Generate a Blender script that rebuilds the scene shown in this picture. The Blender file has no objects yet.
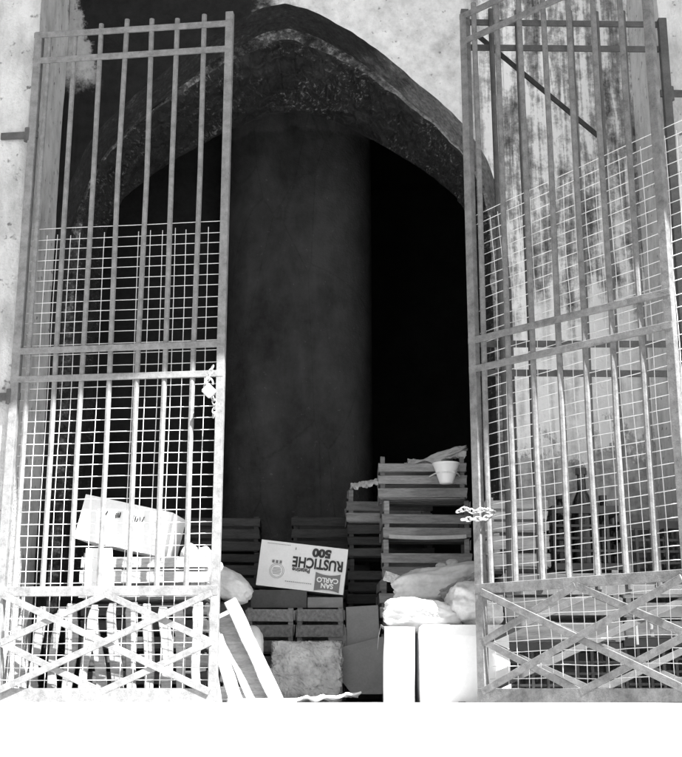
import bpy, bmesh, math, random
from mathutils import Vector, Matrix, noise, Euler

R = math.radians
rnd = random.Random(7)
S = bpy.context.scene
COL = S.collection

# ------------------------------------------------------------------ camera
F_PX, CX, CY = 1215.0, 341.0, 378.5
PITCH = R(14.38)
CAM = Vector((0.0, -5.6, 0.06))
cd = bpy.data.cameras.new('camera')
cd.sensor_fit = 'HORIZONTAL'; cd.sensor_width = 36.0
cd.lens = F_PX / 682.0 * 36.0
cd.clip_start = 0.05; cd.clip_end = 3000
cam = bpy.data.objects.new('camera', cd); COL.objects.link(cam)
cam.location = CAM
cam.rotation_euler = (math.pi / 2 + PITCH, 0, 0)
S.camera = cam

# ------------------------------------------------------------------ world, sun, exposure
SUN_EL, SUN_AZ = R(55), R(38)          # azimuth: from straight in front of the facade towards +x
sun_dir = Vector((math.sin(SUN_AZ) * math.cos(SUN_EL), -math.cos(SUN_AZ) * math.cos(SUN_EL), math.sin(SUN_EL)))
w = bpy.data.worlds.new('World'); S.world = w; w.use_nodes = True
nt = w.node_tree; nt.nodes.clear()
sky = nt.nodes.new('ShaderNodeTexSky'); sky.sky_type = 'NISHITA'; sky.sun_disc = False
sky.sun_elevation = SUN_EL
sky.sun_rotation = math.atan2(sun_dir.x, sun_dir.y)
bwn = nt.nodes.new('ShaderNodeRGBToBW')       # black-and-white film: neutral light only
bg = nt.nodes.new('ShaderNodeBackground'); bg.inputs['Strength'].default_value = 0.06
wo = nt.nodes.new('ShaderNodeOutputWorld')
nt.links.new(sky.outputs[0], bwn.inputs[0]); nt.links.new(bwn.outputs[0], bg.inputs[0]); nt.links.new(bg.outputs[0], wo.inputs[0])
sl = bpy.data.lights.new('sun', 'SUN'); sl.energy = 5.0; sl.angle = R(0.6); sl.color = (1, 1, 1)
so = bpy.data.objects.new('sun', sl); COL.objects.link(so)
so.rotation_euler = sun_dir.to_track_quat('Z', 'Y').to_euler(); so.location = sun_dir * 30
S.view_settings.view_transform = 'Standard'; S.view_settings.look = 'None'
S.view_settings.gamma = 1; S.view_settings.exposure = 2.15
S.view_settings.use_curve_mapping = False

# ------------------------------------------------------------------ helpers
def PX(px, py, Y):
    "photo pixel -> point on the vertical plane y = Y"
    a = (px - CX) / F_PX; b = (CY - py) / F_PX
    dy = math.cos(PITCH) - b * math.sin(PITCH); dz = math.sin(PITCH) + b * math.cos(PITCH)
    t = (Y - CAM.y) / dy
    return Vector((CAM.x + a * t, Y, CAM.z + dz * t))

def tag(o, label=None, cat=None, group=None, kind=None):
    if label: o['label'] = label
    if cat: o['category'] = cat
    if group: o['group'] = group
    if kind: o['kind'] = kind
    return o

def empty(name, loc=(0, 0, 0), rot=(0, 0, 0)):
    o = bpy.data.objects.new(name, None); COL.objects.link(o)
    o.location = loc; o.rotation_euler = rot; o.empty_display_size = 0.1
    return o

class MB:
    def __init__(s): s.v = []; s.f = []
    def add(s, vs, fs):
        b = len(s.v); s.v += [tuple(v) for v in vs]; s.f += [tuple(i + b for i in f) for f in fs]; return s
    def box(s, c, d, rot=None, jit=0):
        h = [x / 2 for x in d]; vs = []
        for z in (-1, 1):
            for y in (-1, 1):
                for x in (-1, 1):
                    p = Vector((x * h[0], y * h[1], z * h[2]))
                    if jit: p += Vector((rnd.uniform(-jit, jit), rnd.uniform(-jit, jit), rnd.uniform(-jit, jit)))
                    if rot: p.rotate(rot)
                    vs.append(p + Vector(c))
        return s.add(vs, [(0, 2, 3, 1), (4, 5, 7, 6), (0, 1, 5, 4), (2, 6, 7, 3), (0, 4, 6, 2), (1, 3, 7, 5)])
    def bar(s, a, b, w, d, up=(0, 1, 0)):
        "rectangular bar from a to b; d along 'up', w across"
        a = Vector(a); b = Vector(b); t = (b - a).normalized(); u = Vector(up); u = (u - t * u.dot(t)).normalized(); q = t.cross(u)
        vs = [p + q * (x * w / 2) + u * (y * d / 2) for p in (a, b) for x, y in ((-1, -1), (1, -1), (1, 1), (-1, 1))]
        return s.add(vs, [(0, 1, 2, 3), (7, 6, 5, 4), (0, 4, 5, 1), (1, 5, 6, 2), (2, 6, 7, 3), (3, 7, 4, 0)])
    def tube(s, pts, r, n=6, closed=False, cap=True):
        pts = [Vector(p) for p in pts]; m = len(pts); vs = []; fs = []
        ref = None
        for i, p in enumerate(pts):
            if closed: t = pts[(i + 1) % m] - pts[i - 1]
            else: t = pts[min(i + 1, m - 1)] - pts[max(i - 1, 0)]
            t.normalize()
            if ref is None:
                ref = Vector((0, 1, 0)) if abs(t.y) < .9 else Vector((1, 0, 0))
            ref = (ref - t * ref.dot(t)).normalized(); q = t.cross(ref)
            rr = r[i] if isinstance(r, (list, tuple)) else r
            for k in range(n):
                a = 2 * math.pi * k / n; vs.append(p + ref * (math.cos(a) * rr) + q * (math.sin(a) * rr))
        for i in range(m if closed else m - 1):
            j = (i + 1) % m
            for k in range(n):
                l = (k + 1) % n; fs.append((i * n + k, j * n + k, j * n + l, i * n + l))
        if not closed and cap:
            fs.append(tuple(range(n))); fs.append(tuple((m - 1) * n + k for k in reversed(range(n))))
        return s.add(vs, fs)
    def grid(s, pts):
        "pts[i][j] -> quads"
        n = len(pts); m = len(pts[0]); vs = [p for r in pts for p in r]
        return s.add(vs, [(i * m + j, (i + 1) * m + j, (i + 1) * m + j + 1, i * m + j + 1) for i in range(n - 1) for j in range(m - 1)])
    def lathe(s, prof, n=16, c=(0, 0, 0)):
        vs = []; fs = []; m = len(prof); c = Vector(c)
        for r_, z in prof:
            for k in range(n):
                a = 2 * math.pi * k / n; vs.append(c + Vector((r_ * math.cos(a), r_ * math.sin(a), z)))
        for i in range(m - 1):
            for k in range(n):
                l = (k + 1) % n; fs.append((i * n + k, i * n + l, (i + 1) * n + l, (i + 1) * n + k))
        fs.append(tuple(reversed(range(n)))); fs.append(tuple((m - 1) * n + k for k in range(n)))
        return s.add(vs, fs)
    def build(s, name, mat, parent=None, smooth=False, bevel=0, world=False):
        me = bpy.data.meshes.new(name); me.from_pydata(s.v, [], s.f); me.validate(); me.update()
        bm = bmesh.new(); bm.from_mesh(me); bmesh.ops.recalc_face_normals(bm, faces=bm.faces)
        if bevel:
            ed = [e for e in bm.edges if len(e.link_faces) == 2 and e.calc_face_angle(0) > .6]
            bmesh.ops.bevel(bm, geom=ed, offset=bevel, segments=1, affect='EDGES', clamp_overlap=True)
        bm.to_mesh(me); bm.free()
        o = bpy.data.objects.new(name, me); COL.objects.link(o); me.materials.append(M[mat])
        if smooth:
            for p in me.polygons: p.use_smooth = True
        if parent:
            o.parent = parent
            if world:
                mw = Matrix.LocRotScale(parent.location, parent.rotation_euler, None)
                me.transform(mw.inverted())
        return o

def cp(o, parent):
    c = o.copy(); COL.objects.link(c); c.parent = parent; return c

# ------------------------------------------------------------------ materials (all neutral: the photograph is black and white)
M = {}
class NT:
    def __init__(s, name):
        m = bpy.data.materials.new(name); m.use_nodes = True; s.m = m; s.t = m.node_tree; s.t.nodes.clear()
        s.out = s.t.nodes.new('ShaderNodeOutputMaterial'); s.b = s.t.nodes.new('ShaderNodeBsdfPrincipled')
        s.t.links.new(s.b.outputs[0], s.out.inputs[0]); s.tc = s.t.nodes.new('ShaderNodeTexCoord').outputs['Object']
        M[name] = m
    def n(s, ty, **k):
        x = s.t.nodes.new(ty)
        for a, v in k.items(): setattr(x, a, v)
        return x
    def lk(s, a, b): s.t.links.new(a, b)
    def mp(s, scale=(1, 1, 1), loc=(0, 0, 0)):
        x = s.n('ShaderNodeMapping'); x.inputs['Scale'].default_value = scale; x.inputs['Location'].default_value = loc
        s.lk(s.tc, x.inputs[0]); return x.outputs[0]
    def noise(s, scale, detail=6, rough=.6, vec=None, dist=0):
        x = s.n('ShaderNodeTexNoise'); x.inputs['Scale'].default_value = scale; x.inputs['Detail'].default_value = detail
        x.inputs['Roughness'].default_value = rough; x.inputs['Distortion'].default_value = dist
        s.lk(vec or s.tc, x.inputs['Vector']); return x.outputs['Fac']
    def ramp(s, fac, stops):
        x = s.n('ShaderNodeValToRGB'); e = x.color_ramp.elements
        while len(e) < len(stops): e.new(.5)
        for q, (p, v) in zip(e, stops): q.position = p; q.color = (v, v, v, 1)
        s.lk(fac, x.inputs[0]); return x.outputs[0]
    def math(s, op, a, b=None, c=None, clamp=False):
        x = s.n('ShaderNodeMath', operation=op); x.use_clamp = clamp
        for i, q in enumerate((a, b, c)):
            if q is None: continue
            if isinstance(q, (int, float)): x.inputs[i].default_value = q
            else: s.lk(q, x.inputs[i])
        return x.outputs[0]
    def mix(s, f, a, b):
        x = s.n('ShaderNodeMix', data_type='FLOAT')
        for i, q in ((0, f), (2, a), (3, b)):
            if isinstance(q, (int, float)): x.inputs[i].default_value = q
            else: s.lk(q, x.inputs[i])
        return x.outputs[0]
    def xyz(s):
        x = s.n('ShaderNodeSeparateXYZ'); s.lk(s.tc, x.inputs[0]); return x.outputs
    def smooth(s, v, a, b):
        x = s.n('ShaderNodeMapRange', interpolation_type='SMOOTHSTEP'); s.lk(v, x.inputs[0])
        x.inputs[1].default_value = a; x.inputs[2].default_value = b; return x.outputs[0]
    def rand(s):
        return s.n('ShaderNodeObjectInfo').outputs['Random']
    def fin(s, col, rough=.85, bump=None, bs=.3, bd=.01, spec=.3, metal=0):
        if isinstance(col, (int, float)): s.b.inputs['Base Color'].default_value = (col, col, col, 1)
        else: s.lk(col, s.b.inputs['Base Color'])
        if isinstance(rough, (int, float)): s.b.inputs['Roughness'].default_value = rough
        else: s.lk(rough, s.b.inputs['Roughness'])
        s.b.inputs['Specular IOR Level'].default_value = spec; s.b.inputs['Metallic'].default_value = metal
        if bump is not None:
            x = s.n('ShaderNodeBump'); x.inputs['Strength'].default_value = bs; x.inputs['Distance'].default_value = bd
            s.lk(bump, x.inputs['Height']); s.lk(x.outputs[0], s.b.inputs['Normal'])

def mottled(name, lo, hi, scale=8, rough=.85, bs=.4, bd=.01, fine=60, spec=.3, vary=0, vecscale=(1, 1, 1), metal=0):
    t = NT(name); v = t.mp(vecscale); a = t.noise(scale, 7, .65, v); f = t.noise(fine, 4, .6, v)
    c = t.ramp(t.mix(.3, a, f), [(.35, lo), (.62, hi)])
    if vary:
        k = t.math('MULTIPLY_ADD', t.rand(), 2 * vary, 1 - vary); c = t.math('MULTIPLY', c, k)
    t.fin(c, rough, t.mix(.5, a, f), bs, bd, spec, metal)

mottled('pale_stone', .42, .62, 5, .9, .5, .01, 45)
mottled('street', .16, .26, 6, .9, .5, .01, 60)
mottled('floor_stone', .34, .52, 6, .85, .4, .01, 50)
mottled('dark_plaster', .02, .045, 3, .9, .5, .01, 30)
mottled('gate_iron', .13, .26, 24, .65, .8, .003, 170, .35)
mottled('gate_shaded', .09, .21, 24, .65, .8, .003, 170, .35)  # darker copy of the gate paint: shade put into the folded leaf's colour
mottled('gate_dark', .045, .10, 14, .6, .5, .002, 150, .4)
mottled('wire', .62, .78, 40, .45, .2, .001, 200, .5)
mottled('chain_metal', .25, .6, 60, .35, .3, .001, 200, .6, metal=.4)
mottled('wood_light', .16, .36, 4, .8, .8, .004, 30, .25, .18, (2, 2, 14))
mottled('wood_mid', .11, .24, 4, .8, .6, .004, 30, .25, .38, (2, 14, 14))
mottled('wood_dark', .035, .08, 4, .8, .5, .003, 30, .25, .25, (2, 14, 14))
mottled('wood_pale', .24, .44, 4, .8, .8, .004, 30, .25, .15, (2, 14, 14))
mottled('carton_white', .74, .86, 3, .75, .15, .003, 80, .3)
mottled('carton_grey', .20, .28, 4, .85, .2, .003, 90, .25, .1)
mottled('carton_dark', .06, .10, 4, .85, .2, .003, 90, .25)
mottled('paper', .55, .72, 3, .75, .25, .004, 60, .3)
mottled('paper_grey', .36, .52, 5, .8, .3, .004, 60, .3)
mottled('sack', .50, .68, 5, .8, .4, .004, 120, .25)
mottled('plastic_dark', .025, .05, 8, .4, .1, .002, 60, .5)
mottled('plastic_white', .80, .86, 3, .4, .05, .001, 60, .5)
mottled('bottle_glass', .012, .02, 8, .15, .05, .001, 60, .6)
mottled('ink', .02, .05, 20, .6, .05, .001, 90)
mottled('ink_grey', .16, .22, 20, .6, .05, .001, 90)

t = NT('tufa')        # the rough block
a = t.noise(9, 8, .7); vo = t.n('ShaderNodeTexVoronoi'); vo.inputs['Scale'].default_value = 26; t.lk(t.tc, vo.inputs['Vector'])
c = t.ramp(a, [(.32, .20), (.5, .38), (.68, .52)]); c = t.math('MULTIPLY', c, t.ramp(vo.outputs[0], [(.0, .55), (.25, 1.0)]))
t.fin(c, .95, t.mix(.5, a, vo.outputs[0]), .9, .02)

# outer piers: pale limewash, weathered
def limewash(name, lo, hi):
    t = NT(name); x = t.xyz()
    a = t.noise(2.2, 8, .65); b = t.noise(11, 8, .7, t.mp((1, 1, .35))); f = t.noise(70, 5, .6)
    c = t.ramp(t.mix(.5, a, b), [(.30, lo * .62), (.43, lo), (.56, hi)])
    spots = t.ramp(t.noise(24, 3, .5), [(.28, .35), (.36, 1.0)]); c = t.math('MULTIPLY', c, spots)
    t.fin(c, .92, t.mix(.4, b, f), .9, .02, .2); return t
limewash('limewash', .46, .66)

# arch wall: pale plaster above the arch, soot on its left shoulder, stains, flaking, painted bar shadows and sun towards the right pier
t = NT('arch_plaster'); x = t.xyz()
a = t.noise(2.6, 9, .68); b = t.noise(13, 8, .7); f = t.noise(75, 5, .6)
pl = t.ramp(t.mix(.5, a, b), [(.34, .40), (.46, .60), (.58, .78)])
pl = t.math('MULTIPLY', pl, t.ramp(t.noise(30, 3, .5), [(.27, .4), (.35, 1.0)]))
edge = t.math('MULTIPLY_ADD', t.math('SUBTRACT', a, .5), 1.0, x[0])
edge = t.math('MULTIPLY_ADD', t.math('SUBTRACT', b, .5), .35, edge)
edge = t.math('MULTIPLY_ADD', x[2], -.10, edge)
sootR = t.smooth(edge, -.92, -.55)                      # 0 in the soot, 1 in the clean plaster
e2 = t.math('MULTIPLY_ADD', t.math('SUBTRACT', b, .5), .25, x[0])
e2 = t.math('MULTIPLY_ADD', x[2], .28, e2)
sootL = t.math('SUBTRACT', 1.0, t.smooth(e2, -.44, -.40))  # clean strip by the left pier
sootL = t.math('MULTIPLY', t.math('MULTIPLY', sootL, .62), t.smooth(t.math('MULTIPLY_ADD', b, .3, x[2]), 3.45, 3.62))
keep = t.math('MAXIMUM', sootR, sootL)
pl = t.mix(keep, t.ramp(b, [(.3, .008), (.7, .022)]), pl)
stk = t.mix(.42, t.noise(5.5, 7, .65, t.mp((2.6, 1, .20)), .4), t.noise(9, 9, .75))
stn_shadow = t.ramp(stk, [(.41, .08), (.48, .30), (.55, .80)])  # plaster stains, with gate-bar shadows painted in as streaks
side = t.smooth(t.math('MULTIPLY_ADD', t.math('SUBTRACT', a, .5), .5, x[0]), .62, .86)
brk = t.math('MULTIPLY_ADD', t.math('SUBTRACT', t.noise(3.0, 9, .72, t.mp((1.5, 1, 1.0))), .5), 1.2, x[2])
white = t.math('MULTIPLY', t.smooth(brk, 1.28, 1.34), t.math('SUBTRACT', 1.0, t.smooth(brk, 1.95, 2.15)))  # flaked band, whitened to paint in the sunlit patches
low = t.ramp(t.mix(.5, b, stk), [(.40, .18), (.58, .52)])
stn_shadow = t.mix(t.math('SUBTRACT', 1.0, t.smooth(brk, 1.28, 1.34)), stn_shadow, low)
stn_shadow = t.mix(white, stn_shadow, t.ramp(stk, [(.36, .42), (.52, .80)]))
pl = t.mix(side, pl, stn_shadow)
t.fin(pl, .92, t.mix(.35, t.math('ADD', b, keep), f), .6, .012, .2)

# soot-black rubble of the arch soffit, pale flecks painted in as glints
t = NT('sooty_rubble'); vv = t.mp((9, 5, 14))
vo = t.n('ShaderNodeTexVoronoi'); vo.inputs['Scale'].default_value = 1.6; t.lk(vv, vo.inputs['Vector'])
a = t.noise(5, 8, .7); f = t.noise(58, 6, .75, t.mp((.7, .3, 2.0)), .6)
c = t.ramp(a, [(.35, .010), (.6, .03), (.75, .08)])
glint = t.ramp(f, [(.55, 0), (.62, 1)]); glint = t.math('MULTIPLY', glint, t.ramp(t.noise(3.2, 5, .6), [(.47, .05), (.58, 1)]))
c = t.mix(glint, c, .30)
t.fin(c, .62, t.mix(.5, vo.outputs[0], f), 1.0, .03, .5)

t = NT('sooty_lit_edge')       # broken front edge of the inner arch ring: soot, with skylit streaks painted in, paler rightward
a = t.noise(6, 8, .7); f = t.noise(32, 6, .7)
x = t.xyz(); c = t.ramp(t.mix(.45, a, f), [(.44, .02), (.53, .10), (.62, .45)])
c = t.mix(t.math('MULTIPLY', t.smooth(x[0], .0, .4), .55), c, t.ramp(f, [(.35, .16), (.6, .50)]))
t.fin(c, .85, f, .9, .02)

t = NT('moulding')         # outer ring: clean grey plaster to the right, blackened over the crown and to the left
x = t.xyz(); a = t.noise(4, 8, .7); f = t.noise(40, 6, .65)
m = t.smooth(t.math('MULTIPLY_ADD', t.math('SUBTRACT', a, .5), .6, x[0]), .12, .42)
c = t.mix(m, t.ramp(t.mix(.5, a, f), [(.40, .015), (.55, .04), (.7, .16)]), t.ramp(t.mix(.5, a, f), [(.38, .06), (.5, .17), (.62, .30)]))
t.fin(c, .85, f, .6, .01)

t = NT('inner_plaster')    # wall deep inside, stained, paler above
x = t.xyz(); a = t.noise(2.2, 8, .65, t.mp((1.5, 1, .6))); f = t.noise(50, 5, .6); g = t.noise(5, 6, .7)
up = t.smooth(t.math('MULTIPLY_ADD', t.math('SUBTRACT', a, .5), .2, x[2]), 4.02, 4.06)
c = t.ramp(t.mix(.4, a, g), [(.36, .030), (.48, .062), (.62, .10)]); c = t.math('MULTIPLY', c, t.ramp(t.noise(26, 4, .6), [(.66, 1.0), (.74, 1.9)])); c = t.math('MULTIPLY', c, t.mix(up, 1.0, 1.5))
scr = t.n('ShaderNodeTexVoronoi', feature='DISTANCE_TO_EDGE'); scr.inputs['Scale'].default_value = 1.1; t.lk(t.mp((2.2, 2.2, .7)), scr.inputs['Vector'])
c = t.math('MULTIPLY', c, t.ramp(t.math('MULTIPLY_ADD', f, .03, scr.outputs['Distance']), [(.012, .72), (.024, 1.0)]))
t.fin(c, .92, t.mix(.5, f, g), .9, .02)

# ------------------------------------------------------------------ ground
st = MB(); st.grid([[(-300, -300, -1.45), (-300, 300, -1.45)], [(300, -300, -1.45), (300, 300, -1.45)]])
tag(st.build('street', 'street'), kind='structure')
pv = MB(); pv.box((0, 2.95, -.725), (16, 7.3, 1.4495)); pav = tag(pv.build('pavement', 'floor_stone'), kind='structure')
xx = -7.4
while xx < 6:       # coping stones along the edge of the raised pavement
    L = 3.0
    s = MB(); s.box((xx + L / 2, -.95 + rnd.uniform(-.008, .008), -.17 + rnd.uniform(-.004, .003)), (L - .012, .38, .36), jit=.006)
    s.build('coping_stone', 'pale_stone', pav, bevel=.012); xx += L
for k in range(3):  # steps down to the street
    s = MB(); s.box((-4.2, -1.15 - .17 - .34 * k, -1.45 + (1.08 - .36 * k) / 2), (1.8, .34, 1.08 - .36 * k), jit=.006)
    s.build('step', 'pale_stone', pav, bevel=.015)

# ------------------------------------------------------------------ the building
bld = tag(empty('arched_building', (0, .6, 0)), 'old plastered building with a soot-blackened pointed archway between two pale piers', 'building')
def rough_wall(u0, u1, v0, v1, fn, nu, nv, amp=.008, sc=1.8):
    g = []
    for i in range(nu + 1):
        r = []
        for j in range(nv + 1):
            p = Vector(fn(u0 + (u1 - u0) * i / nu, v0 + (v1 - v0) * j / nv)); r.append(p)
        g.append(r)
    return g
def rough(p, amp, sc, ax):
    q = p.copy(); q[ax] += amp * (noise.noise(p * sc) + .6 * noise.noise(p * sc * 3.1) + .35 * noise.noise(p * sc * 9)); return q
LP, RP, AW = -1.55, 1.635, .60       # pier edges and the plane of the arch wall
CXA = -.32
# piers: front face + reveal
def pier(x_edge, x_far):
    s = MB(); sg = 1 if x_far > x_edge else -1
    g = []
    xs = [x_edge + (x_far - x_edge) * (k / 60) for k in range(61)]
    for x in xs:
        g.append([rough(Vector((x, 0, z * .1)), .007, 2.2, 1) + Vector((0, .008 if x == x_edge else 0, 0)) for z in range(0, 64)])
    # reveal, sharing the corner column with some chipping
    rv = []
    for k in range(0, 9):
        y = AW * k / 8
        rv.append([rough(Vector((x_edge, y, z * .1)), .006, 2.2, 0) if k else g[0][z].copy() for z in range(0, 64)])
    for z in range(64):
        c = .012 * max(0, noise.noise(Vector((x_edge, 0, z * .37)) * 2)); g[0][z].x += sg * c; rv[0][z].x += sg * c
    s.grid(g); s.grid(rv); return s
pier(LP, -7).build('pier', 'limewash', bld, smooth=True, world=True)
pier(RP, 7).build('pier', 'limewash', bld, smooth=True, world=True)

def catmull(pts, n):
    out = []
    P = [Vector((2 * pts[0][0] - pts[1][0], pts[0][1] - (pts[1][1] - pts[0][1]) * -1 * 0 , 0))] + [Vector((a, b, 0)) for a, b in pts] + [Vector((pts[-1][0], pts[-1][1] - .3, 0))]
    P[0] = (P[1] * 2 - P[2]).lerp(Vector((-P[2].x, P[2].y, 0)), .7)      # crown only slightly pointed
    for i in range(1, len(P) - 2):
        for k in range(n):
            t = k / n; p0, p1, p2, p3 = P[i - 1:i + 3]
            out.append(.5 * ((2 * p1) + (p2 - p0) * t + (2 * p0 - 5 * p1 + 4 * p2 - p3) * t * t + (3 * p1 - p0 - 3 * p2 + p3) * t ** 3))
    out.append(P[-2]); return out
OUT = [(0, 3.865), (.34, 3.71), (.65, 3.46), (.98, 3.13), (1.12, 2.90), (1.19, 2.66), (1.225, 2.35), (1.235, 2.0)]
INN = [(0, 3.785), (.35, 3.635), (.66, 3.41), (.97, 3.12), (1.10, 2.89), (1.16, 2.64), (1.165, 2.35), (1.17, 2.0)]
INB = [(0, 3.665), (.32, 3.575), (.70, 3.355), (.955, 3.16), (1.09, 3.01), (1.165, 2.74), (1.17, 2.35), (1.17, 2.0)]   # far edge of the soffit, rounder
def rim(prof, cx, amp, seed, jl=20):
    h = catmull(prof, 34)
    R_ = [Vector((cx + p.x, 0, p.y)) for p in h]; L_ = [Vector((cx - p.x, 0, p.y)) for p in h]
    last = prof[-1]
    down = [last[1] * (1 - k / jl) for k in range(1, jl + 1)]
    pts = [Vector((cx - last[0], 0, z)) for z in reversed(down)] + list(reversed(L_)) + R_[1:] + [Vector((cx + last[0], 0, z)) for z in down]
    o = []
    for p in pts:
        q = p * 5 + Vector((seed, seed, seed))
        d = amp * (noise.noise(q) + .5 * noise.noise(q * 3)) * min(1, max(0, (p.z - 2.0) / .3))
        dirv = Vector((p.x - cx, 0, max(p.z - 2.2, 0) * 1.0)); dirv = dirv.normalized() if dirv.length > 0 else Vector((0, 0, 1))
        o.append(p + dirv * d)
    return o
rimO = rim(OUT, CXA, .010, 3.3)
rimI = rim(INN, CXA - .0, .016, 9.1)
rimB = rim(INB, CXA, .006, 4.4)
for p in rimO:
    if p.x < LP + .004: p.x = LP + .004
def wall_with_arch(rimpts, Y, x0, x1, ztop, amp, nz=40):
    "columns of the wall above the rim, plus the plain stretches beside the opening"
    s = MB(); half = len(rimpts) // 2
    cols = []
    top = [p for p in rimpts if p.z > 1.999]
    for p in top:
        cols.append([rough(Vector((p.x, Y, p.z + (ztop - p.z) * k / nz)), amp if k else 0, 2.4, 1) for k in range(nz + 1)])
    s.grid(cols)
    def side(xa, xb):
        n = max(2, int(abs(xb - xa) / .05)); n = min(n, 40)
        g = []
        for i in range(n + 1):
            x = xa + (xb - xa) * i / n
            g.append([rough(Vector((x, Y, ztop * k / 80)), amp if 0 < i else 0, 2.4, 1) for k in range(81)])
        s.grid(g)
    xr = rimpts[-1].x; xl = rimpts[0].x
    if x1 > xr: side(xr, x1)
    if x0 < xl: side(xl, x0)
    return s
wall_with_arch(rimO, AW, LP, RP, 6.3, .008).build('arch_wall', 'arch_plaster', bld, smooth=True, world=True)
def extr(rp, y0, y1, n, amp, sc, stones=False, rb=None):
    g = []
    for p, pb in zip(rp, rb or rp):
        r = []
        for k in range(n + 1):
            q = p.lerp(pb, k / n); q.y = y0 + (y1 - y0) * k / n
            d = Vector((p.x - CXA, 0, max(p.z - 2.2, 0))).normalized()
            if 0 < k < n:
                q += d * amp * (noise.noise(q * sc) + .7 * noise.noise(q * sc * 2.7) + .5 * noise.noise(q * sc * 6))
                if stones:      # rubble: rounded stones standing proud of eroded joints
                    c0 = Vector((q.x * 11, q.y * 7, q.z * 15)); vd = noise.voronoi(c0)[0]
                    q -= d * (.018 * min(1, (vd[1] - vd[0]) * 2.2) + .009 * noise.cell(c0)) * min(1, (n - k) / 8)
            r.append(q)
        g.append(r)
    s = MB(); s.grid(g); return s
extr(rimO, AW, AW + .27, 4, .006, 5).build('arch_moulding', 'moulding', bld, smooth=True, world=True)
g = []
for a, b in zip(rimO, rimI):   # front of the inner ring
    g.append([Vector((a.x, AW + .27, a.z)).lerp(Vector((b.x, AW + .27, b.z)), k / 3) + Vector((0, -.02 * abs(noise.noise(Vector((a.x, k, a.z)) * 4)) if 0 < k < 3 else 0, 0)) for k in range(4)])
MB().grid(g).build('arch_ring', 'sooty_lit_edge', bld, smooth=True, world=True)
extr(rimI, AW + .27, 1.55, 90, .008, 9, True, rimB).build('arch_soffit', 'sooty_rubble', bld, smooth=False, world=True)
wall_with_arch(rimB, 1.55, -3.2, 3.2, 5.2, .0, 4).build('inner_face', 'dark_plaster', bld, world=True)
def wallbox(name, mat, c, d):
    MB().box(c, d).build(name, mat, bld, world=True)
sq = lambda v: math.copysign(abs(v) ** .62, v)
colp = [[Vector((-.33 + .56 * sq(math.sin(a)), 3.15 - .58 * sq(math.cos(a)), z)) for z in [5.2 * q / 24 for q in range(25)]] for a in [R(-96 + 192 * k / 48) for k in range(49)]]
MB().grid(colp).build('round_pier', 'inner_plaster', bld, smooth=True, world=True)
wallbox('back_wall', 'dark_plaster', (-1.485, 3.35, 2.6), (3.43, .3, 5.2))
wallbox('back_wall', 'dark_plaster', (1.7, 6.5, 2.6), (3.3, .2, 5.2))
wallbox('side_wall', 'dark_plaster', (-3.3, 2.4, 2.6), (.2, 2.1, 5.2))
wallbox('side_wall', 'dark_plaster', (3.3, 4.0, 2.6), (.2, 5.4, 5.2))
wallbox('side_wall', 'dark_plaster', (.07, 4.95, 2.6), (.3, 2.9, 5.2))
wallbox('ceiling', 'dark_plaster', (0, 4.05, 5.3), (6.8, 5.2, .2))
wallbox('lintel', 'limewash', (.04, .34, 5.2), (3.4, .66, 2.0))
# added overhang, out of view: its slab shades the upper half of the archway
bal = tag(empty('added_balcony', (0, 0, 4.25)), 'unseen stone slab on brackets, added above the archway to shade it', 'added_balcony')
EDGE = [(-6.8, -1.67), (1.3, -1.67), (1.8, -1.84), (2.3, -2.22), (6.8, -2.22)]  # front edge bent outward to shade the folded gate leaf
pl_ = [(-6.8, -.01)] + EDGE + [(6.8, -.01)]; nn_ = len(pl_)
MB().add([(x, y, 4.26) for x, y in pl_] + [(x, y, 4.46) for x, y in pl_], [tuple(reversed(range(nn_))), tuple(range(nn_, 2 * nn_))] + [(k, (k + 1) % nn_, nn_ + (k + 1) % nn_, nn_ + k) for k in range(nn_)]).build('slab', 'pale_stone', bal, bevel=.02, world=True)
def edge_y(x):
    for (xa, ya), (xb, yb) in zip(EDGE[:-1], EDGE[1:]):
        if xa <= x <= xb: return ya + (yb - ya) * (x - xa) / (xb - xa) + .08
for k in range(8):
    s = MB(); X = -6 + k * 1.75
    s.box((X, -.35, 4.17), (.18, .66, .17)).box((X, -.2, 4.03), (.16, .36, .11)); s.build('bracket', 'pale_stone', bal, world=True)
for k in range(61):
    MB().box((-6.6 + k * .22, edge_y(-6.6 + k * .22), 4.92), (.02, .02, .92)).build('baluster', 'gate_iron', bal, world=True)
MB().tube([(x, edge_y(x), 5.40) for x in (-6.7, 1.3, 1.8, 2.3, 6.7)], .028, 8).build('handrail', 'gate_iron', bal, world=True)

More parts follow.
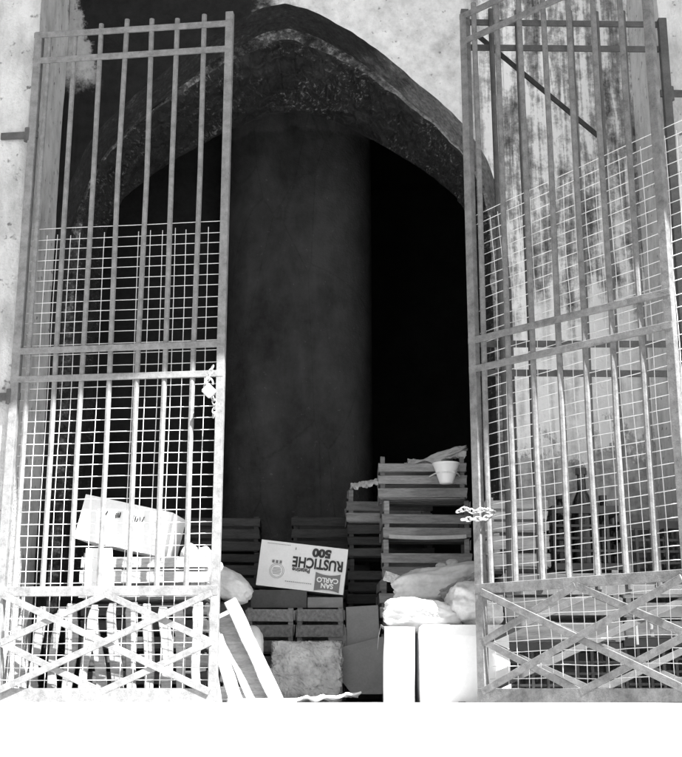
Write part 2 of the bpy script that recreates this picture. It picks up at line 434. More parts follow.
# ------------------------------------------------------------------ iron gate: three hinged leaves
ZB, ZX, ZM0, ZM1, ZT0, ZT1 = .018, .49, 1.48, 1.62, 3.145, 3.285
def wires(W, ztop, z0, sx, sz, seed, x0=.0, over=.0, warp=0.0, r=.0018):
    sl = .11 if over else 0.0
    s = MB(); rr = random.Random(seed)
    def bend(x, z):
        n_ = noise.noise(Vector((x * 2.1, z * 1.7, seed))) ; m_ = noise.noise(Vector((x * 3.0, z * 2.3, seed + 40)))
        return (x + warp * n_ * .8, .024 + .004 * n_ + warp * m_ * .8, z + warp * .6 * m_ + sl * max(x, 0) * (z / 2.26) ** 1.5)
    x = x0
    while x < W + over:
        dx = rr.uniform(-.008, .008); zt = ztop - .045 + rr.uniform(-.01, .006)
        if rr.random() > .08 * (warp > 0): s.tube([bend(x + dx, z0 + (zt - z0) * k / 20) for k in range(21)], r * (.9 if over else 1), 4, cap=False)
        x += sx
    z = z0 + .01
    while z < ztop:
        dz = rr.uniform(-.004, .004); e = rr.uniform(0, .02)
        s.tube([bend(x0 - .012 - e + (W + over - x0 + .02 + e) * k / 14, z + dz) for k in range(15)], r, 4, cap=False)
        z += sz
    return s
def gate_leaf(loc, ang, W, label, mat, mesh_seed, stubs, warp=0.0, over=0.0, x0=.045, lean=0.0, hinge_at=()):
    t = tag(empty('iron_gate_leaf', loc, (0, lean, ang)), label, 'gate')
    J = lambda a: rnd.uniform(-a, a)
    def jbar(name, a, b, w, d, bv=.002):
        a = Vector(a); b = Vector(b)
        MB().bar(a, b, w, d).build(name, mat, t, bevel=bv)
    jbar('hinge_post', (0, 0, .004), (J(.004), 0, ZT1 + .02), .040, .036)
    n = 8; xs = [.058 + (W - .058) * k / (n - 1) for k in range(n)]
    for k, x in enumerate(xs):
        top = ZT1 + (.055 + J(.01) if stubs[k] else .0)
        if k == n - 1: jbar('end_post', (x, 0, .012), (x + J(.003), 0, top + .01), .038, .034)
        else:
            s = MB(); m = x + J(.006)
            pts = [(x + J(.003), 0, ZX), (m, J(.004), 1.1), (x, 0, ZM1), (x + J(.007), J(.005), 2.5), (x + J(.003), 0, top)]
            for p_, q_ in zip(pts[:-1], pts[1:]): pass
            s.tube(pts, .0130, 8); s.build('bar', mat, t, smooth=False)
    for z in (ZX, ZM0, ZM1, ZT0, ZT1):
        MB().bar((-.02, -.012, z + J(.003)), (W + .015, -.012, z + J(.003)), .031 if z > 1 else .044, .013, (0, 1, 0)).build('rail', mat, t, bevel=.002)
    MB().bar((-.02, -.012, ZB + .02), (W + .015, -.012, ZB + .02), .06, .014).build('bottom_rail', mat, t, bevel=.002)
    z0, z1, zm, xm = ZB + .035, ZX - .015, (ZB + ZX) / 2 + .01, W / 2
    for a, b, y in (((.02, z1), (W - .01, z0), -.024), ((.02, z0), (W - .01, z1), -.034), ((.02, zm), (xm, z1), -.015), ((xm, z1), (W - .01, zm), -.0145), ((W - .01, zm), (xm, z0), -.0155), ((xm, z0), (.02, zm), -.0135)):
        MB().bar((a[0], y, a[1]), (b[0], y, b[1]), .030, .009).build('lattice_bar', mat, t, bevel=.0015)
    if mesh_seed:
        wr = wires(W, 2.26, .04, .0575, .0535, mesh_seed, x0, over, warp)
        tag(wr.build('wire_mesh', 'wire', t), kind='stuff')
    for z in hinge_at:
        s = MB(); s.bar((-.16, -.004, z), (.03, -.004, z), .035, .012); s.tube([(-.022, -.006, z - .035), (-.022, -.006, z + .035)], .017, 8); s.build('hinge', 'gate_dark', t)
    return t
LA = math.atan2(-.12, .985)
leafL = gate_leaf((-1.540, -.03, 0), LA, .99, 'barred iron gate leaf standing nearly closed, hinged on the left pier, with lattice foot panel', 'gate_iron', 11, [0, 0, 1, 1, 1, 1, 1, 1], 0.006, hinge_at=(2.74, 1.40, .30))
leafB = gate_leaf((1.600, -.165, 0), math.pi + .02, .985, 'dark iron gate leaf set parallel to the wall, seen through the folded leaf', 'gate_dark', 0, [1] * 8, 0.004, hinge_at=(2.9, .35))
leafF = gate_leaf((.612, -.215, 0), R(-44.2), 1.0, 'iron gate leaf folded outward at an angle, its wire mesh loose and buckled', 'gate_shaded', 13, [1] * 8, 0.024, over=.10)
MB().bar(PX(478, 36, -.09), PX(598, 136, -.09), .022, .012).build('stay_bar', 'ink', leafB, world=True)

# ------------------------------------------------------------------ chains
def chain(name, pts, label, lock=None, link=.027, r=.0036):
    t = tag(empty(name, pts[0]), label, 'chain')
    s = MB(); pts = [Vector(p) for p in pts]; k = 0; acc = [pts[0]]
    d = link * .74; cur = pts[0].copy(); i = 1
    while i < len(pts):
        v = pts[i] - cur
        if v.length < d: i += 1; continue
        nx = cur + v.normalized() * d; mid = (cur + nx) / 2; tdir = v.normalized()
        side = Vector((0, 1, 0)).cross(tdir); side = side.normalized() if side.length > .01 else Vector((1, 0, 0))
        up = tdir.cross(side); q = side if k % 2 else (side * .5 + up * .86)
        lp = []
        for a in range(12):
            an = 2 * math.pi * a / 12; c_ = math.cos(an); s_ = math.sin(an)
            lp.append(mid + tdir * (c_ * link * .38 + math.copysign(link * .12, c_)) + q * (s_ * link * .34))
        s.tube(lp, r, 6, closed=True); cur = nx; k += 1
    tag(s.build('links', 'chain_metal', t, smooth=True, world=True), kind='stuff')
    if lock is not None:
        s = MB(); s.box(lock, (.055, .022, .05), Euler((0, R(45), 0))); s.build('padlock', 'chain_metal', t, bevel=.006, world=True)
        s = MB(); s.tube([Vector(lock) + Vector((.018 * math.cos(a), 0, .03 + .03 * math.sin(a))) for a in [math.pi * k / 8 for k in range(9)]], .005, 6); s.build('shackle', 'chain_metal', t, smooth=True, world=True)
    return t
lk = [PX(213, 366, -.2), PX(209, 376, -.20), PX(205, 386, -.205), PX(213, 398, -.205), PX(217, 408, -.2), PX(213, 420, -.2)]
chain('chain', lk, 'short steel chain with diamond-set padlock on the nearly closed gate leaf', PX(209, 391, -.215))
rk = [PX(457, 512, -.26), PX(466, 508, -.27), PX(476, 513, -.27), PX(484, 509, -.275), PX(495, 512, -.255)]
chain('chain', rk + [PX(484, 519, -.27), PX(470, 519, -.27), PX(458, 520, -.26)], 'steel chain looped round the post of the folded gate leaf')

# ------------------------------------------------------------------ wooden crates
crate_cache = {}
def crate(loc, rz, dims, mat, label, group, rows=3, fam='slatted_crate', tilt=0.0, post=.03, gap=False):
    W, D, H = dims; key = (dims, mat, rows, post, gap)
    t = tag(empty(fam, loc, (0, tilt, rz)), label, 'crate', group)
    if key in crate_cache:
        for c in crate_cache[key]: cp(c, t)
        return t
    made = []
    def part(name, c, d, j=.002): made.append(MB().box(c, d, jit=j).build(name, mat, t))
    for sx in (-1, 1):
        for sy in (-1, 1): part('corner_post', (sx * (W / 2 - .024), sy * (D / 2 - .022), (H + post) / 2), (.026, .026, H + post - .004))
    hs = H / rows
    for sy in (-1, 1):
        for k in range(rows - (1 if gap else 0)): part('slat', (0, sy * (D / 2 - .0045), .006 + hs * (k + .42)), (W, .007, hs * .70), .005)
    for sx in (-1, 1):
        for k in range(rows): part('end_slat', (sx * (W / 2 - .0045), 0, .006 + hs * (k + .42)), (.007, D - .02, hs * .74), .003)
    for k in range(4): part('bottom_slat', (0, -D / 2 + .045 + (D - .09) * k / 3, .006), (W - .02, .055, .007), .002)
    crate_cache[key] = made
    return t
WD = lambda w_, d_, h_: (w_, d_, h_)
ORD = ['lowest of its stack', 'second from the floor', 'third from the floor', 'fourth from the floor', 'topmost of its stack']
# tall stack to the right, behind the white cartons
G1 = 'crates of the tall stack behind the white cartons'
names1 = ['lowest crate of the tall stack behind the white cartons', 'slatted crate second from the floor in the tall stack behind the cartons', 'slatted crate third from the floor in the tall stack behind the cartons',
          'slatted crate half hidden by the grey paper sheet, third from the stack top', 'pale slatted crate directly under the topmost one of the tall stack', 'topmost slatted crate of the tall stack, with a white pot on its slats']
for k in range(6):
    crate((.455 + [0, .01, -.01, .012, .012, -.004][k], 1.16 + [0, .01, 0, -.01, .012, 0][k], .2145 * k), R([1, -1, 2, -1.5, 1, -1][k]), (.485, .30, .2125), 'wood_mid', names1[k], G1, post=.028 if k == 5 else .0, gap=k < 5)
G2 = 'crates of the stack beside the tall stack'
for k in range(6):
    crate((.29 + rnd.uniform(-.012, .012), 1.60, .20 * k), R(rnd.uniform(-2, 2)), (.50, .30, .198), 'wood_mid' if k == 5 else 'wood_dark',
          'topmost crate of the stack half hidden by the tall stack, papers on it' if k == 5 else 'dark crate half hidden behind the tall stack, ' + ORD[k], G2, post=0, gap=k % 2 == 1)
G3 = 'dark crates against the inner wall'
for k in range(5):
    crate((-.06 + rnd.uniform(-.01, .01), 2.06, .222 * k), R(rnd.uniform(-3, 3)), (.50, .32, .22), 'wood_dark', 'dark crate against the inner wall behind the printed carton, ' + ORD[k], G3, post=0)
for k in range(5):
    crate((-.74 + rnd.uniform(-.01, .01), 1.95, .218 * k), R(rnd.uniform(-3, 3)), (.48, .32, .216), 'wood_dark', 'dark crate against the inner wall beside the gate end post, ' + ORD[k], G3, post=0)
G4 = 'crates under the printed carton'
for (X, l1) in ((-.385, 'farther from the tall stack'), (-.105, 'nearer the tall stack')):
    for k in range(2):
        crate((X, 1.22, .245 * k), R(90 + rnd.uniform(-2, 2)), (.45, .262, .243), 'wood_mid', '%s slatted crate under the printed carton, in the column %s' % (('lower', 'upper')[k], l1), G4, rows=3, post=0)

# ------------------------------------------------------------------ cartons
def carton_shell(W, D, H, th=.006, open_top=False, bulge=.0, cx=0, n=8):
    s = MB()
    def wall(fn):
        s.grid([[fn(i / n, j / n) for j in range(n + 1)] for i in range(n + 1)])
    bl = lambda u, v: bulge * math.sin(math.pi * u) * math.sin(math.pi * min(v, 1)) + .003 * noise.noise(Vector((u * 3 + cx, v * 3, W * 9)))
    wall(lambda u, v: (-W / 2 + W * u, -D / 2 - bl(u, v), H * v)); wall(lambda u, v: (-W / 2 + W * u, D / 2 + bl(u, v), H * v))
    wall(lambda u, v: (-W / 2 - bl(u, v), -D / 2 + D * u, H * v)); wall(lambda u, v: (W / 2 + bl(u, v), -D / 2 + D * u, H * v))
    wall(lambda u, v: (-W / 2 + W * u, -D / 2 + D * v, .001))
    if not open_top: wall(lambda u, v: (-W / 2 + W * u, -D / 2 + D * v, H))
    return s
def text(body, size, mat, parent, loc, rot, bold=.0, align='CENTER', name='lettering', sx=1.0):
    cu = bpy.data.curves.new(name, 'FONT'); cu.body = body; cu.size = size; cu.align_x = align; cu.align_y = 'CENTER'; cu.offset = bold; cu.extrude = .0004
    ob = bpy.data.objects.new(name, cu); COL.objects.link(ob)
    dg = bpy.context.evaluated_depsgraph_get(); me = bpy.data.meshes.new_from_object(ob.evaluated_get(dg))
    bpy.data.objects.remove(ob); o = bpy.data.objects.new(name, me); COL.objects.link(o); me.materials.clear(); me.materials.append(M[mat])
    o.parent = parent; o.location = loc; o.rotation_euler = rot; o.scale = (sx, 1, 1); return o
# printed carton, lying upside down and tilted
BW_, BH, BD = .475, .247, .30
pc = tag(empty('printed_carton', (-.225, 1.20, .585), (0, R(6.6), R(0))), 'white printed potato snack carton lying upside down and tilted on the crates', 'carton')
body = carton_shell(BW_, BD, BH, bulge=.003).build('body', 'carton_white', pc)
yf = -BD / 2 - .0065
def ptxt(b, size, px, pz, bold, mat='ink', sx=1.0, par=pc): return text(b, size, mat, par, (px, yf, pz), (R(90), R(180), 0), bold, sx=sx)
ptxt('500', .058, .098, .210, .0036, sx=1.15)
ptxt('RUSTICHE', .076, .083, .151, .0026, sx=.80)
ptxt('Patatine', .032, -.004, .106, .0008, sx=.95)
s = MB(); nP = 20; top = []; bot = []
for k in range(nP + 1):
    u = -1 + 2 * k / nP; top.append((.145 + u * .068, yf, .106 - .012 * (1 - u * u))); bot.append((.145 + u * .068, yf, .006 + .010 * (1 - u * u)))
s.grid([bot, top]); badge = s.build('badge', 'ink_grey', pc)
for b_, z_ in (('SAN', .038), ('CARLO', .068)):
    o = text(b_, .036, 'plastic_white', badge, (.145, yf - .002, z_), (R(90), R(180), 0), .0012, sx=1.0)
s = MB()
for rr in (.040, .033): s.tube([(-.135 + rr * math.cos(a), yf, .088 + rr * math.sin(a)) for a in [2 * math.pi * k / 32 for k in range(32)]], .0007, 4, closed=True)
for k in range(5): s.box((-.135, yf, .072 + k * .008), (.05 - .006 * abs(k - 2), .001, .0022))
for k in range(3): s.box((-.139 + .02 * (k - 1), yf, .137), (.013, .001, .015))
s.build('seal', 'ink_grey', pc)
s = MB()
for k in range(14): s.box((-.08 + k * .0105, yf, .038 - k * .0), (.007, .001, .0035))
for k in range(16): s.box((-.20 + k * .008, yf, .232), (.005, .001, .003))
s.box((-.045, yf, .218), (.004, .001, .012)); s.build('small_print', 'ink_grey', pc)
MB().bar((-BW_ / 2 + .01, -.002, BH + .002), (BW_ / 2 - .01, -.002, BH + .002), .05, .001, (0, 0, 1)).build('tape', 'paper_grey', pc)

c1 = tag(empty('dark_carton', (-.335, 1.2, .49)), 'flat dark cardboard carton wedged under the high side of the printed carton', 'carton')
carton_shell(.30, .30, .095, cx=3).build('body', 'carton_dark', c1); MB().box((0, 0, .0965), (.29, .012, .002)).build('flap_seam', 'ink', c1)
c2 = tag(empty('grey_carton', (-.085, 1.185, .49)), 'flat grey carton under the low end of the printed carton', 'carton')
carton_shell(.19, .29, .055, cx=5).build('body', 'carton_grey', c2); MB().box((0, 0, .0565), (.18, .012, .002)).build('flap_seam', 'ink', c2)

# white cartons at the threshold
wc1 = tag(empty('white_carton', (.262, .12, 0), (0, R(1.2), R(-2))), 'narrow white carton at the threshold, filled with crumpled paper', 'carton')
carton_shell(.135, .36, .335, open_top=True, bulge=.004, cx=7).build('body', 'carton_white', wc1)
for (a, b, c_) in (((-.068, -.17, .333), (-.095, -.16, .29), .11),):
    s = MB(); s.grid([[Vector(a), Vector(a) + Vector((0, .30, 0))], [Vector((-.085, -.17, .345)), Vector((-.085, .13, .345))], [Vector(b), Vector(b) + Vector((0, .28, 0))], [Vector((-.098, -.16, .245)), Vector((-.10, .10, .235))]]); s.build('flap', 'carton_white', wc1)
wc2 = tag(empty('white_carton', (.552, .14, 0), (0, R(-.9), R(1))), 'wide white carton at the threshold beside the folded gate leaf', 'carton')
carton_shell(.40, .38, .335, open_top=True, bulge=.006, cx=8).build('body', 'carton_white', wc2)
s = MB(); s.grid([[(-.2, -.192, .336), (.2, -.192, .336)], [(-.19, -.225, .345), (.19, -.22, .34)], [(-.18, -.24, .30), (.18, -.236, .29)]]); s.build('flap', 'carton_white', wc2)

# ------------------------------------------------------------------ crumpled paper, sacks, stones
def lump(name, mat, c, d, label, cat, amp=.12, seed=0, rot=(0, 0, 0), group=None, p=2.6, sub=4, sc=2.2, ridge=False, flat=0.0):
    bm = bmesh.new(); bmesh.ops.create_icosphere(bm, subdivisions=sub, radius=1)
    e = Euler(rot)
    for v in bm.verts:
        q = v.co.normalized(); k = (abs(q.x) ** p + abs(q.y) ** p + abs(q.z) ** p) ** (-1 / p)
        qq = q * sc + Vector((seed, seed * 1.7, seed * .3))
        nn = noise.noise(qq) + .5 * noise.noise(qq * 2.3) + .3 * noise.noise(qq * 5)
        if ridge:      # crumpled paper: facets meeting in sharp creases
            v1 = noise.voronoi(qq * 1.15)[0]; v2 = noise.voronoi(qq * 2.7 + Vector((3, 1, 7)))[0]
            nn = nn * .35 + 1.0 * (v1[0] - .45) + .45 * (v2[0] - .45)
        v.co = q * k * (1 + amp * nn); v.co.x *= d[0] / 2; v.co.y *= d[1] / 2; v.co.z *= d[2] / 2
        v.co.rotate(e); v.co += Vector(c)
    zmin = min(v.co.z for v in bm.verts); zc = zmin + flat * d[2]
    for v in bm.verts: v.co.z = max(v.co.z, zc)
    base = Vector((c[0], c[1], zc))
    for v in bm.verts: v.co -= base
    me = bpy.data.meshes.new(name); bm.to_mesh(me); bm.free(); me.materials.append(M[mat])
    for pl in me.polygons: pl.use_smooth = True
    o = bpy.data.objects.new(name, me); COL.objects.link(o); o.location = base
    return tag(o, label, cat, group)
def sheet(name, mat, c, W, H, rot, label, cat, amp=.02, seed=0, sc=5, n=26, curl=0, ragged=.02, th=.003, group=None):
    s = MB(); e = Euler(rot); g = []
    for i in range(n + 1):
        r = []
        for j in range(n + 1):
            u = -1 + 2 * i / n; v = -1 + 2 * j / n
            ed = 1 + ragged * (noise.noise(Vector((u * 2.5, v * 2.5, seed))) + .5 * noise.noise(Vector((u * 7, v * 7, seed))))
            q = Vector((u * sc, v * sc, seed))
            z = amp * (.5 - abs(noise.noise(q)) * 1.6 + .5 * noise.noise(q * 2.2)) + curl * (u * u)
            p = Vector((u * W / 2 * ed, v * H / 2 * ed, z)); p.rotate(e); r.append(p)
        g.append(r)
    s.grid(g); o = s.build(name, mat); o.location = c
    md = o.modifiers.new('thickness', 'SOLIDIFY'); md.thickness = th
    return tag(o, label, cat, group)
lump('crumpled_wrapper', 'paper', PX(424, 616, .1), (.37, .26, .15), 'white crumpled plastic wrapping heaped over the narrow white carton', 'wrapping', .22, 4.2, (0, R(7), 0), ridge=True, sub=5, p=2.4)
lump('stuffed_sack', 'sack', PX(474, 606, .10), (.25, .28, .20), 'plump white sack bulging from the wide white carton', 'sack', .22, 8.8, (0, R(18), R(10)), ridge=True, sub=5)
lump('paper_bag', 'paper_grey', PX(441, 586, .34), (.45, .22, .185), 'large grey paper bag lying across the wrapping before the tall stack', 'bag', .26, 2.2, (0, R(-9), R(4)), ridge=True, sub=5, p=3.4, sc=1.6)
sheet('paper_sheet', 'carton_grey', PX(462, 592, .20), .20, .12, (R(60), R(-28), 0), 'dull grey paper fold in the hollow between bag and plump sack', 'paper', .02, 3.3, 2.0, ragged=.15)
for k, (px, py, d) in enumerate(((441, 567, .055), (452, 564, .062), (414, 574, .05))):
    lump('potato', 'tufa', PX(px, py, .34), (d, d * .9, d * .8), 'small rounded potato on the sacks in front of the tall stack', 'potato', .1, k + 20, group='potatoes on the sacks', sub=3)
sheet('paper_scrap', 'paper', PX(391, 578, .80), .075, .055, (R(70), R(20), 0), 'small white scrap of paper caught before the tall crate stack', 'paper', .01, 6, 3, 10)
# contents of crates
sheet('paper_wad', 'paper_grey', PX(437, 460, 1.16) + Vector((0, 0, -.01)), .32, .18, (R(10), R(-9), 0), 'pale crumpled paper lying on the topmost crate of the tall stack', 'paper', .03, 12, 2.6, ragged=.25, curl=.02)
lump('paper_twist', 'paper_grey', PX(442, 457, 1.14), (.27, .10, .055), 'twisted grey paper slanting up out of the topmost tall stack crate', 'paper', .30, 31, (0, R(-20), 0), ridge=True, sub=5)
sheet('paper_wad', 'paper', PX(366, 484, 1.55), .17, .20, (R(16), R(-10), 0), 'pale paper sheet on the stack half hidden by the tall stack', 'paper', .02, 15, 2.6, ragged=.25)
s = MB(); s.grid([[Vector((x_, y_, -.016 * math.cos(x_ * 6.5) + .004 * noise.noise(Vector((x_ * 9, y_ * 9, 3))))) for y_ in (-.012, .0, .012)] for x_ in [-.21 + .42 * k / 24 for k in range(25)]])
o = s.build('paper_liner', 'paper_grey'); o.location = (.47, .992, .868); o.rotation_euler = (R(62), 0, 0); o.modifiers.new('thickness', 'SOLIDIFY').thickness = .003
tag(o, 'pale sagging paper liner edge showing below the slats of the second topmost tall stack crate', 'paper')
# white pot hung on the slats of the top crate
wp = tag(empty('white_pot', PX(446.5, 484, .925)), 'white tapered plastic pot hooked over the slats of the topmost crate', 'pot')
s = MB(); s.lathe([(.036, .002), (.039, .010), (.071, .104), (.075, .107), (.075, .114), (.068, .114), (.038, .014), (.001, .012)], 28); s.build('body', 'plastic_white', wp, smooth=True)
s = MB(); s.tube([(-.085, .085, .056), (-.062, .0, .057), (-.04, -.045, .057), (0, -.060, .057), (.04, -.045, .057), (.062, .0, .057), (.085, .085, .056)], .004, 6); s.build('wire_band', 'wire', wp)

# rough block of stone
def block(name, mat, c, d, label, cat, seed, amp=.03, n=14, rot=(0, 0, 0)):
    bm = bmesh.new(); bmesh.ops.create_cube(bm, size=1); bmesh.ops.subdivide_edges(bm, edges=bm.edges, cuts=n, use_grid_fill=True)
    for v in bm.verts:
        p = v.co.copy(); k = (abs(2 * p.x) ** 22 + abs(2 * p.y) ** 22 + abs(2 * p.z) ** 22) ** (-1 / 22) * max(abs(2 * p.x), abs(2 * p.y), abs(2 * p.z))
        p *= (.25 + .75 * k) ; q = p * 5 + Vector((seed, seed, seed))
        nn = .8 * noise.noise(q) + .5 * noise.noise(q * 2.5) + .7 * noise.noise(q * 7) - .5 * max(0, noise.noise(q * 4.2) - .25)
        p = Vector((p.x * d[0], p.y * d[1], p.z * d[2])) + p.normalized() * amp * nn
        p.z = max(p.z, -d[2] / 2); v.co = p + Vector((0, 0, d[2] / 2))
    me = bpy.data.meshes.new(name); bm.to_mesh(me); bm.free(); me.materials.append(M[mat])
    o = bpy.data.objects.new(name, me); COL.objects.link(o); o.location = c; o.rotation_euler = rot
    return tag(o, label, cat)
block('stone_block', 'tufa', (-.176, .86, 0), (.357, .26, .300), 'rough squared block of porous stone on the floor under the crates', 'stone', 5.5, .014, 40)
# grey cardboard sheets leaning before the crates
def board(name, mat, pts, Y0, Y1, label, cat, th=.006, world=True):
    "flat sheet: outline in photo pixels on a plane leaning from Y0 (bottom) to Y1 (top)"
    ys = [p[1] for p in pts]; b, t_ = max(ys), min(ys)
    P3 = [PX(x, y, Y0 + (Y1 - Y0) * (b - y) / (b - t_)) for x, y in pts]
    n = len(P3); c = Vector((sum(p.x for p in P3) / n, Y0, min(p.z for p in P3)))
    s = MB(); f = Vector((0, th, 0)); s.add([p - c for p in P3] + [p + f - c for p in P3], [tuple(range(n)), tuple(range(2 * n - 1, n - 1, -1))] + [(k, (k + 1) % n, n + (k + 1) % n, n + k) for k in range(n)])
    o = s.build(name, mat); o.location = c; return tag(o, label, cat)
board('cardboard_sheet', 'carton_grey', [(338, 648), (384, 636), (386, 694), (352, 694), (341, 680)], .80, .97, 'large grey cardboard sheet leaning between the stone block and white carton', 'cardboard')
board('cardboard_sheet', 'carton_grey', [(346, 607), (378, 605), (380, 650), (347, 652)], 1.0, 1.03, 'smaller grey cardboard panel standing behind the leaning sheet', 'cardboard')
board('cardboard_sheet', 'carton_grey', [(328, 628), (346, 627), (347, 660), (329, 660)], .99, 1.0, 'narrow grey cardboard piece beside the crate under the printed carton', 'cardboard')
sheet('paper_sheet', 'paper', Vector((-.08, .28, .025)), .31, .20, (R(-4), R(-4), R(14)), 'white folded paper lying on the floor before the stone block', 'paper', .02, 51, 1.6, ragged=.1, th=.008)
lump('cloth_bundle', 'sack', Vector((-.46, .62, .27)), (.14, .16, .20), 'pale rounded bundle behind the leaning planks', 'bundle', .12, 61, sub=4, ridge=True)
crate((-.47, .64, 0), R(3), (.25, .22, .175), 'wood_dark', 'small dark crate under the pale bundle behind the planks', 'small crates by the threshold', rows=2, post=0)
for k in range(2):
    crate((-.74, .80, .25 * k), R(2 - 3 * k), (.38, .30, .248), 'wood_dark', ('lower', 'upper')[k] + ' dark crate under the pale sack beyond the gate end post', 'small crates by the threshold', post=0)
lump('small_sack', 'sack', Vector((-.585, .72, .585)), (.27, .20, .15), 'pale sack lolling off dark crates just beyond the gate end post', 'sack', .16, 66, (0, R(28), 0), ridge=True, sub=5, p=2.3)

# leaning planks
def plank(a, b, w_, th, label, mat='wood_light', up=(0, 1, 0), group='planks leaning at the threshold'):
    a = Vector(a); b = Vector(b); s = MB(); n = 8; up = Vector(up)
    t_ = (b - a).normalized(); u = (up - t_ * up.dot(t_)).normalized(); q = t_.cross(u); vs = []; fs = []
    for k in range(n + 1):
        c = a.lerp(b, k / n) - a + q * .004 * noise.noise(a * 9 + Vector((k * .6, 0, 0))); ww = w_ * (1 + .12 * noise.noise(b * 7 + Vector((0, k * .5, 0))))
        for x, y in ((-1, -1), (1, -1), (1, 1), (-1, 1)): vs.append(c + q * (x * ww / 2) + u * (y * th / 2))
    for k in range(n):
        for j in range(4): fs.append((k * 4 + j, k * 4 + (j + 1) % 4, k * 4 + 4 + (j + 1) % 4, k * 4 + 4 + j))
    fs += [(3, 2, 1, 0), tuple(n * 4 + j for j in range(4))]
    s.add(vs, fs); o = s.build('plank', mat, bevel=.003); o.location = a
    return tag(o, label, 'plank', group)
plank((-.285, .02, .012), (-.51, .06, .46), .062, .022, 'longest pale plank leaning against the end post beside the stone block')
plank((-.365, .06, .012), (-.56, .12, .40), .10, .022, 'broad pale plank leaning behind the longest one')
plank((-.47, .03, .010), (-.57, .08, .30), .06, .022, 'short pale plank leaning close to the end post')
plank((-.50, -.08, .014), (-.20, -.02, .016), .05, .02, 'pale wooden batten lying flat on the threshold beneath the leaning planks', up=(0, 0, 1))

# ------------------------------------------------------------------ behind the nearly closed leaf
G5 = 'crates behind the nearly closed leaf'
for k, H in enumerate((.235, .235, .205)):
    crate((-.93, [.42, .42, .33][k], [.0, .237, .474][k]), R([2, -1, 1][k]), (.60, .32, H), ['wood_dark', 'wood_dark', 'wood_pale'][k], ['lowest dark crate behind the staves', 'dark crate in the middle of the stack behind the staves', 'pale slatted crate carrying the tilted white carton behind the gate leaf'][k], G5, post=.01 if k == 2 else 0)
lc = tag(empty('white_carton', (-1.045, .32, .715), (0, R(12.5), R(-6))), 'tilted white carton with faint print behind the nearly closed gate leaf', 'carton')
carton_shell(.44, .28, .215, bulge=.004, cx=12).build('body', 'carton_white', lc)
s = MB(); z_ = .145
for k, (xo, h_) in enumerate(((-.115, .03), (-.103, .034), (-.092, .03), (-.045, .026), (-.036, .024), (-.027, .026), (.03, .03), (.042, .033), (.052, .028), (.062, .034), (.074, .03), (.088, .033))):
    s.box((xo, -.1475, z_ + .003 * (k % 3)), (.006, .001, h_), Euler((0, R(rnd.uniform(-18, 18)), 0)))
s.build('faded_print', 'ink', lc)
for k, (px, py, d, l) in enumerate(((189, 553, .07, 'beside the tilted carton'), (203, 557, .075, 'leaning on the crate end'), (212, 570, .085, 'next to the gate end post'), (201, 584, .08, 'low by the crate end'))):
    lump('paper_bundle', 'paper', PX(px, py, .30), (d, .12, d * 1.3), 'white crumpled paper bundle %s' % l, 'bundle', .2, 70 + k, (0, R(30), 0), 'paper bundles on the pale crate', ridge=True, sub=3)
board('white_board', 'carton_white', [(86, 548), (112, 548), (114, 592), (84, 592)], .16, .16, 'white board edge standing at the hinge end of the pale crate', 'board', .01)
# staves
ns = 13
for k in range(ns):
    X = -1.46 + .90 * k / (ns - 1); s = MB(); n = 9; lean = (.0 if k < 5 else -.045) + rnd.uniform(-.012, .012); wv = rnd.uniform(.006, .014); ph = rnd.uniform(0, 6); H = .445 + rnd.uniform(-.02, .015); wd = rnd.uniform(.046, .060)
    vs = []; fs = []
    for i in range(n + 1):
        u = i / n; c = Vector((lean * u * 1.0 + wv * math.sin(u * 5 + ph), .035 * u, H * u)); ww = wd * (.85 + .25 * math.sin(u * 4 + ph) * .5) * (1 if i < n else .8)
        if i == n: c.x += .008; c.z -= .004
        for x, y in ((-1, -1), (1, -1), (1, 1), (-1, 1)): vs.append(c + Vector((x * ww / 2, y * .008, 0)))
    for i in range(n):
        for j in range(4): fs.append((i * 4 + j, i * 4 + (j + 1) % 4, i * 4 + 4 + (j + 1) % 4, i * 4 + 4 + j))
    fs += [(3, 2, 1, 0), tuple(n * 4 + j for j in range(4))]
    s.add(vs, fs); o = s.build('wooden_stave', 'wood_light', bevel=.003); o.location = (X, .055 + .01 * (k % 2) , .002)
    tag(o, 'warped pale wooden stave standing behind the lattice panel of the nearly closed gate leaf', 'stave', 'wooden staves behind the lattice panel')

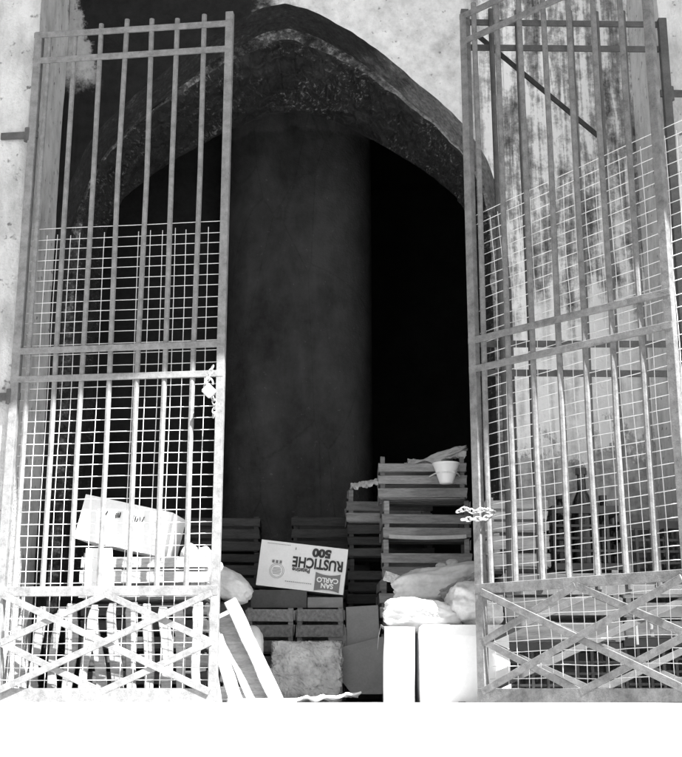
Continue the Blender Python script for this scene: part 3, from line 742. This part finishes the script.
# ------------------------------------------------------------------ behind the folded leaves, in front of the flaking wall
def plastic_crate(loc, rz, dims, label, mat='plastic_dark', nx=6, nz=4, bottles=0, group=None):
    W, D, H = dims; t = tag(empty('plastic_crate', loc, (0, 0, rz)), label, 'crate', group)
    for nm, z, hh in (('top_rim', H - .0175, .035), ('base_rim', .015, .03)):
        s = MB(); th = .012
        s.box((0, -D / 2 + th / 2, z), (W, th, hh)).box((0, D / 2 - th / 2, z), (W, th, hh)).box((-W / 2 + th / 2, 0, z), (th, D - 2 * th - .001, hh)).box((W / 2 - th / 2, 0, z), (th, D - 2 * th - .001, hh)); s.build(nm, mat, t)
    MB().box((0, 0, .006), (W - .03, D - .03, .008)).build('base', mat, t)
    for sy in (-1, 1):
        for k in range(nx + 1): MB().box((-W / 2 + .006 + (W - .012) * k / nx, sy * (D / 2 - .008), H / 2 - .0025), (.013, .010, H - .067)).build('upright', mat, t)
        for k in range(1, nz): MB().box((0, sy * (D / 2 - .008), .03 + (H - .065) * k / nz), (W - .03, .006, .011)).build('grid_bar', mat, t)
    for sx in (-1, 1):
        for k in range(1, 4): MB().box((sx * (W / 2 - .008), -D / 2 + D * k / 4, H / 2 - .0025), (.010, .013, H - .067)).build('upright', mat, t)
        for k in range(1, nz): MB().box((sx * (W / 2 - .008), 0, .03 + (H - .065) * k / nz), (.006, D - .03, .011)).build('grid_bar', mat, t)
    return t
def bottle(loc, h, label, tilt=0):
    k = h / .30; o = MB().lathe([(.034 * k, 0), (.037 * k, .01 * k), (.037 * k, .17 * k), (.030 * k, .20 * k), (.014 * k, .235 * k), (.0125 * k, .285 * k), (.016 * k, .287 * k), (.016 * k, .30 * k)], 18)
    t = tag(empty('bottle', loc, (0, tilt, 0)), label, 'bottle', 'dark bottles in the plastic crate')
    o.build('glass', 'bottle_glass', t, smooth=True); MB().lathe([(.0175 * k, .283 * k), (.0175 * k, .303 * k)], 14).build('cap', 'plastic_dark', t); return t
G6 = 'crates behind the folded leaves'
plastic_crate((1.01, .28, 0), R(1), (.56, .36, .27), 'dark plastic grid crate on the floor behind the folded leaves', nx=8, group=G6)
crate((1.03, .27, .272), R(-1), (.54, .36, .33), 'wood_pale', 'pale broad-boarded crate resting on the dark plastic grid crate', G6, rows=3, post=0)
plastic_crate((1.155, .28, .604), R(2), (.33, .34, .30), 'dark plastic bottle crate on top of the pale boarded crate', nx=5, group=G6)
for k, (dx, dy, h) in enumerate(((.0, -.10, .47), (-.11, -.10, .345), (.10, -.09, .34), (.10, .02, .32), (-.05, .04, .33))):
    bottle((1.155 + dx, .28 + dy, .62), h, ['tallest dark bottle rising from the plastic bottle crate', 'dark bottle in the corner of the plastic bottle crate nearest the white cartons', 'dark bottle at the pier side front of the bottle crate', 'dark bottle behind at the pier side of the bottle crate', 'dark bottle in the back of the plastic bottle crate'][k])
crate((.84, .27, .606), R(1), (.27, .33, .17), 'wood_pale', 'small pale crate beside the bottle crate, under another', G6, rows=2, post=0)
crate((.835, .275, .778), R(-2), (.29, .33, .16), 'wood_pale', 'small pale slatted crate topmost beside the bottle crate', G6, rows=3, post=.01)
plastic_crate((1.46, .30, 0), R(-2), (.30, .36, .29), 'dark plastic crate on the floor next to the right pier', nx=5, group=G6)
crate((1.46, .30, .292), R(1), (.30, .36, .26), 'wood_pale', 'pale crate between two dark plastic crates by the right pier', G6, rows=3, post=0)
plastic_crate((1.46, .30, .554), R(1), (.29, .34, .28), 'dark plastic crate topmost of the stack by the right pier', nx=4, group=G6)
hr = tag(empty('hose_ring', PX(645, 640, .02)), 'white looped hose end hanging on the crate by the right pier', 'hose')
s = MB(); s.tube([Vector((.035 * math.cos(a), 0, .06 + .035 * math.sin(a))) for a in [R(-20 + 11 * k) for k in range(20)]] + [Vector((-.034, 0, -.02))], .006, 8); s.build('loop', 'plastic_white', hr, smooth=True)
s = MB(); s.tube([(.035, 0, .045), (.036, 0, .015)], .009, 8); s.build('ferrule', 'chain_metal', hr, smooth=True)

# litter of splinters and crumbs of plaster along the threshold
s = MB(); lr = random.Random(5)
for k in range(90):
    X = lr.uniform(-1.5, 1.5); Y = lr.uniform(-.75, -.02) if lr.random() < .6 else lr.uniform(-.3, .4)
    L = lr.uniform(.008, .05); h = lr.uniform(.003, .010)
    s.box((X, Y, h / 2 + .0005), (L, lr.uniform(.006, .014), h), Euler((0, 0, lr.uniform(0, 3.1))), jit=.0015)
tag(s.build('litter', 'wood_mid'), 'splinters and crumbs scattered over the threshold', 'litter', kind='stuff')
